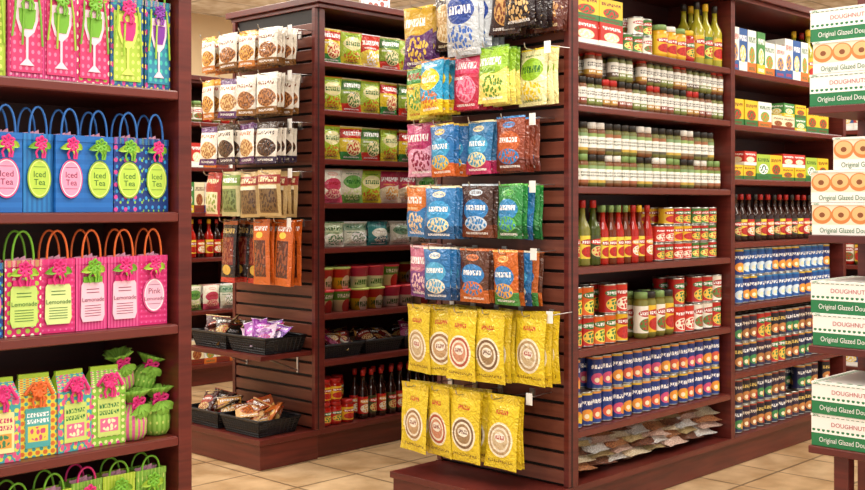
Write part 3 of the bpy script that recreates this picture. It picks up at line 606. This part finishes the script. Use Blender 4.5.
# far gondola stock
FD=T((3.42,6.2,0))
fz=[1.75,1.45,1.15,.85,.5,.14]
fn=['condiment_jars','macaroni_boxes','cracker_boxes','sauce_bottles','rice_packets','snack_boxes']
for i,z in enumerate(fz):
    it=[[(jM,(.072,.072,.14),([can_white,gsp2,lidg],[can_red,gred,lidr]),5,2,1)],[(b1,(.1,.06,.16),(BX(6),BX(3),BX(5)),3,2,1)],[(b3,(.08,.05,.2),(BX(6),BX(0),BX(2)),3,2,1)],[(bT,(.062,.062,.255),([lb_red,gbrown,lidr],[lb_hot,gred,lidy]),6,1,1)],[(nb,nbs,([nd[6]],[nd[4]],[flat[1]]),5,2,1)],[(b1,(.1,.06,.16),(BX(5),BX(6)),4,2,1)]][i]
    row(FD,fn[i],it,.045,1.185,z); row(FD,fn[i],it,1.235,2.37,z)
for i,z in enumerate([1.7,1.4,1.1,.8,.45,.12]):
    it=[[(b3,(.08,.05,.2),(BX(0),BX(4),BX(3)),3,1,1)],[(bT,(.062,.062,.255),([lb_red,gbrown,lidr],[can_blue,golive,lidy]),5,1,1)],[(b1,(.1,.06,.16),(BX(1),BX(3),BX(5)),3,1,1)],[(jT,(.064,.064,.19),([can_white,gred,lidr],[can_yel,ggreen,lidd]),4,1,1)],[(b3,(.08,.05,.2),(BX(2),BX(6)),3,1,1)],[(b2,(.13,.06,.12),(BX(4),BX(6)),3,1,2)]][i]
    row(FW,['cracker_boxes','sauce_bottles','macaroni_boxes','pickle_jars','cracker_boxes','snack_boxes'][i],it,.05,3.35,z)
SG=lab('#ece9e4',('n',.5,.5,.42,.4,'#a85048',5),rough=.5)
mb=MB(); mb.add(Tp().box(.36,.56,.1,.115,H+.001,H+.15,0),[SG],FS); mb.box(.34,.58,.09,.125,H+.0005,H+.012,WHITE,FS); mb.done('tabletop_sign')
# ---------------- gift shelf stock ----------------
hP=plain('handle_pink','#d8256e',.5); hO=plain('handle_orange','#e0682a',.5); hB=plain('handle_blue','#2a6ab8',.5); hG=plain('ribbon_green','#6fae2a',.5); hM=plain('ribbon_magenta','#d8287a',.5); TXT=plain('tag_text','#7a1f4a',.6); TXG=plain('tag_text_green','#2a6a2a',.6); TIS=plain('tissue_paper','#e8a8c4',.8); hPu=plain('ribbon_purple','#7a2a9a',.5); LEAF=plain('ribbon_leaf_green','#6fa82c',.5); LEAF2=plain('ribbon_leaf_lime','#9cc438',.5)
bodB=lab('#1668c0',('s',0,8,'#1c72cc'),rough=.4); bodB2=lab('#1a3890',('d',5,9,.22,'#2f9ae0'),('d',3,6,.18,'#e0409a',.3),('d',4,7,.14,'#8ac83a',.6),rough=.4); bodB3=lab('#2480cc',('s',6,0,'#1c6ab4'),rough=.4); bodB4=lab('#123a86',('d',4,8,.2,'#2f9ae0'),('d',5,7,.12,'#8ac83a',.4),rough=.4)
tgG=lab('#8ab82a',('c',.5,.5,.45,.46,'#e0ea80'),('c',.5,.5,.42,.43,'#b4d848'),rough=.5); tgP=lab('#e8458a',('c',.5,.5,.45,.46,'#fbe6ee'),('c',.5,.5,.42,.43,'#f29ac0'),rough=.5)
def gifts(name,lst,z,x0=0.80,yoff=.03):
    mb=MB(); x=x0
    for i,(tp,w,mats) in enumerate(lst):
        if len(mats)==6: mats=mats+[LEAF if i%2 else LEAF2]
        mb.add(tp,mats,FA@T((x+w/2,yoff+R(0,.012),z+.001),rz=R(-.12,.12))); 
        x+=w+.002
    return mb.done(name)
gb_t=giftbag(.09,.06,.215,.085,'oval','Iced Tea'); gb_l=giftbag(.1,.06,.205,.09,'jar','Lemonade'); gb_g=giftbag(.1,.06,.26,.08,'glass'); gb_o=giftbag(.092,.06,.205,.09,'oval','Pink Lemonade')
gifts('iced_tea_gift_bags',[(gb_t,.09,[bodB,hB,tgP,hM,TXT,TIS]),(gb_t,.09,[bodB3,hB,tgG,hM,TXG,TIS]),(gb_t,.09,[bodB,hB,tgP,hM,TXT,TIS]),(gb_t,.09,[bodB,hB,tgG,hG,TXG,TIS]),(gb_t,.09,[bodB2,hB,tgG,hG,TXG,TIS]),(gb_t,.09,[bodB4,hB,tgG,hM,TXG,TIS])],hA[2],.812)
bodP=lab('#dc1f72',('s',0,14,'#e63384'),('d',6,12,.16,'#f06aa8'),rough=.4); bodP2=lab('#d81f6e',('d',4,8,.25,'#a8cf3a'),('d',4,8,.2,'#f0f0d0',.5),rough=.4); bodP3=lab('#e85a9a',('s',10,0,'#d82a7c'),rough=.4)
tgL=lab('#b8dc5a',('r',.5,.5,1,1,'#c4e270'),rough=.5); tgL2=lab('#d8ec98',rough=.5); tgPk=lab('#e04a8e',('c',.5,.5,.44,.46,'#fae6ee'),('c',.5,.5,.4,.42,'#f4b8d2'),rough=.5); tgPj=lab('#f6c6da',rough=.5)
gifts('lemonade_gift_bags',[(gb_l,.1,[bodP2,hG,tgL,hM,TXG,TIS]),(gb_l,.1,[bodP,hO,tgL2,hM,TXG,TIS]),(gb_l,.1,[bodP3,hO,tgPj,hG,TXT,TIS]),(gb_l,.1,[bodP3,hO,tgPj,hM,TXT,TIS]),(gb_o,.092,[bodP,hO,tgPk,hM,TXT,TIS])],hA[3],.855)
gifts('lemonade_gift_bags',[(giftbag(.075,.055,.2,.09,'oval'),.078,[bodB2,hPu,tgPk,hM,TXT,TIS])],hA[3],.775)
glsY=plain('glass_print_lime','#d8e86a',.5); glsP=plain('glass_print_pink','#f8d0e0',.5)
bodM=lab('#b81a62',('s',12,0,'#d83a84'),('d',6,14,.2,'#f0a0c0'),rough=.4); bodL=lab('#a8cc2a',('s',10,0,'#c2dc4a'),rough=.4); bodV=lab('#2a5a9a',('d',4,8,.28,'#2aa8a0'),('d',4,8,.18,'#e8d83a',.5),('d',3,5,.15,'#e0409a',.3),rough=.4)
cardP=lab('#e0306e',('d',5,9,.25,'#f07aa4'),rough=.5); cardL=lab('#a8c83a',('d',5,9,.25,'#d8e86a'),rough=.5); cardT=lab('#2a86a8',('d',4,8,.28,'#3ac0b0'),rough=.5)
gifts('wine_glass_gift_bags',[(gb_g,.1,[bodL,hG,glsY,hG,cardL,TIS]),(gb_g,.1,[bodM,hP,glsP,hG,cardP,TIS]),(gb_g,.1,[bodM,hP,glsP,hG,cardP,TIS]),(gb_g,.1,[bodP2,hM,glsP,hG,cardP,TIS]),(gb_g,.1,[bodV,hG,glsY,hM,cardL,TIS])],hA[1],.76)
gifts('wine_glass_gift_bags',[(giftbag(.085,.06,.26,.07,'glass'),.09,[bodV,hG,glsP,hPu,cardT,TIS])],hA[1],1.275)
bxA=lab('#e8d83a',('d',5,8,.3,'#e0702a'),('d',5,8,.25,'#3aa8a8',.5),rough=.5); bxB=lab('#8ac83a',('d',6,9,.28,'#f0f0a0'),('d',4,6,.2,'#e0409a',.4),rough=.5); bxC=lab('#3aa8b0',('d',5,8,.3,'#d8e04a'),('n',.5,.5,.5,.5,'#e85a8a',7),rough=.5)
insA=lab('#f0e8a0',('r',.5,.3,.4,.18,'#e8a03a'),('t',.5,.72,.44,.18,'#c82a6a',5,2),('e',.5,.3,.36,.16,'#3a8a5a',6),rough=.5); insB=lab('#c8e070',('r',.5,.3,.4,.18,'#e86a9a'),('t',.5,.72,.44,.18,'#2a7a3a',5,2),('e',.5,.3,.36,.16,'#f4f0c0',6),rough=.5); insC=lab('#4ab0b0',('r',.5,.35,.4,.2,'#e8d84a'),('t',.5,.75,.44,.16,'#ffffff',5,2),('e',.5,.35,.36,.18,'#d84a7a',6),rough=.5)
gx=giftbox(.105,.07,.215); limeb=plain('lime_paper','#a8cc38',.5)
gifts('patterned_gift_boxes',[(gx,.105,[bxC,limeb,insA,hM]),(gx,.105,[bxA,limeb,insC,hO]),(gx,.105,[bxC,limeb,insB,hM]),(gx,.105,[bxB,limeb,insB,hM])],hA[4],.79)
cl1=lab('#6fa82a',('s',9,0,'#8cc044'),('d',7,5,.15,'#c8dc6a'),rough=.7); cl2=lab('#d85a94',('s',8,0,'#a8c850'),rough=.7); clr=lab('#6fa82a',('s',10,0,'#84b83c'),rough=.8)
mb=MB(); pch=pouch(.042,.15)
for (x,y,z,m) in [(1.262,.02,0,cl2),(1.338,.03,0,cl1),(1.27,.12,0,cl1),(1.335,.135,0,cl2)]:
    mb.add(pch,[m,clr,clr,hM],FA@T((x,y,hA[4]+.001+z),rz=R(-.3,.3)))
mb.add(pouch(.036,.12),[cl2,clr,clr,hM],FA@T((1.25,.07,hA[4]+.14),rx=.15,ry=-.25)); mb.add(pouch(.036,.11),[cl1,clr,clr,hM],FA@T((1.31,.08,hA[4]+.13),rx=.1,ry=.3))
mb.done('fabric_gift_pouches')
gifts('gift_pouch_bags',[(giftbag(.1,.06,.24,.05,'oval'),.1,[bodP2,hG,tgG,hG,TXG,TIS]),(giftbag(.1,.06,.24,.06,'oval'),.1,[bodL,hG,tgG,hM,TXG,TIS]),(giftbag(.1,.06,.25,.05,'oval'),.1,[cl1,hM,tgP,hM,TXT,TIS]),(giftbag(.1,.06,.25,.05,'jar'),.1,[bodL,hG,tgL,hG,TXG,TIS]),(giftbag(.1,.06,.25,.05,'oval'),.1,[cl1,hG,tgG,hG,TXG,TIS])],.17,.84)
# ---------------- doughnut display ----------------
DX,DY=2.87,1.34
FD2=T((DX,DY,0))@Matrix.Rotation(-math.pi/2,4,'Z')
mb=MB(); zs=[1.464,1.119,.823,.553]
for z in zs: mb.box(-.005,.43,-.005,.3,z-.02,z,WOOD,FD2)
mb.box(.0,.43,.301,.33,.001,1.9,WOOD,FD2)
mb.box(.05,.09,.03,.07,.001,.532,WOOD,FD2); mb.box(.36,.4,.03,.07,.001,.532,WOOD,FD2)
mb.box(-.005,.43,-.005,.3,.12,.15,WOOD,FD2)
mb.done('doughnut_display_rack',bevel=.002)
cxs=[.07,.2,.33,.46,.59,.72,.85,.97]
dn=[('r',.5,.64,.5,.32,'#f3dcc0')]+[('c',cx,.62,.068,.28,'#d8803a') for cx in cxs]+[('c',cx,.66,.055,.21,'#f0b878') for cx in cxs]+[('c',cx,.62,.02,.08,'#8a4a20') for cx in cxs]
dbox1=lab('#f2efe8',*dn,('r',.5,.14,.5,.14,'#f4f2ec'),rough=.4)
dbox2=lab('#f4f2ec',('r',.5,.2,.5,.2,'#1f7a45'),('d',30,7,.32,'#1f7a45'),('r',.5,.72,.5,.19,'#f4f2ec'),rough=.4)
dtop=lab('#f2f0ea',('d',14,14,.3,'#2a8a50'),('r',.5,.5,.42,.42,'#f2f0ea'),rough=.4)
DG=plain('print_green','#1b6a3c',.5); DR=plain('print_red','#b04044',.5)
tx=text_tp('Original Glazed Doughnuts',.021); tx2=text_tp('DOUGHNUTS',.02)
def dbox(kind):
    t=Tp(); w,d,h=.4,.27,.086
    t.box(0,w,0,d,0,h,0,0,1); t.box(-.0015,w+.0015,-.0015,d+.0015,h*.93,h-.0008,1,1,1)
    if kind==0:
        for c in (.105,.3): t.merge(tx,T((c-.0,-.0012,h*.14),s=(.72,1,.9)),{0:2})
    else:
        for c in (.105,.3):
            t.merge(tx,T((c,-.0012,h*.2),s=(.72,1,.9)),{0:3}); t.merge(tx2,T((c,-.0012,h*.7),s=(.8,1,.8)),{0:4})
    return t
D0,D1=dbox(0),dbox(1)
for (z,ks) in [(zs[0],[1,0,1]),(zs[1],[0,0,0]),(zs[2],[1,1]),(zs[3],[1,1])]:
    mb=MB()
    for i,k in enumerate(ks):
        off=.06 if (z==zs[1] and i==2) else 0
        mb.add([D0,D1][k],[[dbox1,dbox2][k],dtop,DG,WHITE,DR],FD2@T((R(-.006,.006)+off,R(0,.008),z+.001+i*.0868)))
    mb.done('doughnut_boxes')
# ---------------- world + camera ----------------
w=bpy.data.worlds.new('World'); sc.world=w; w.use_nodes=True
w.node_tree.nodes['Background'].inputs[0].default_value=(1,.96,.89,1); w.node_tree.nodes['Background'].inputs[1].default_value=1.1
cam=bpy.data.cameras.new('camera'); co=bpy.data.objects.new('camera',cam); sc.collection.objects.link(co)
cam.sensor_width=36; cam.lens=36*1113/865; cam.shift_y=-40/865; cam.clip_start=.05
co.location=(0,0,1.2); co.rotation_euler=(math.pi/2,0,math.radians(43.8-90))
sc.camera=co
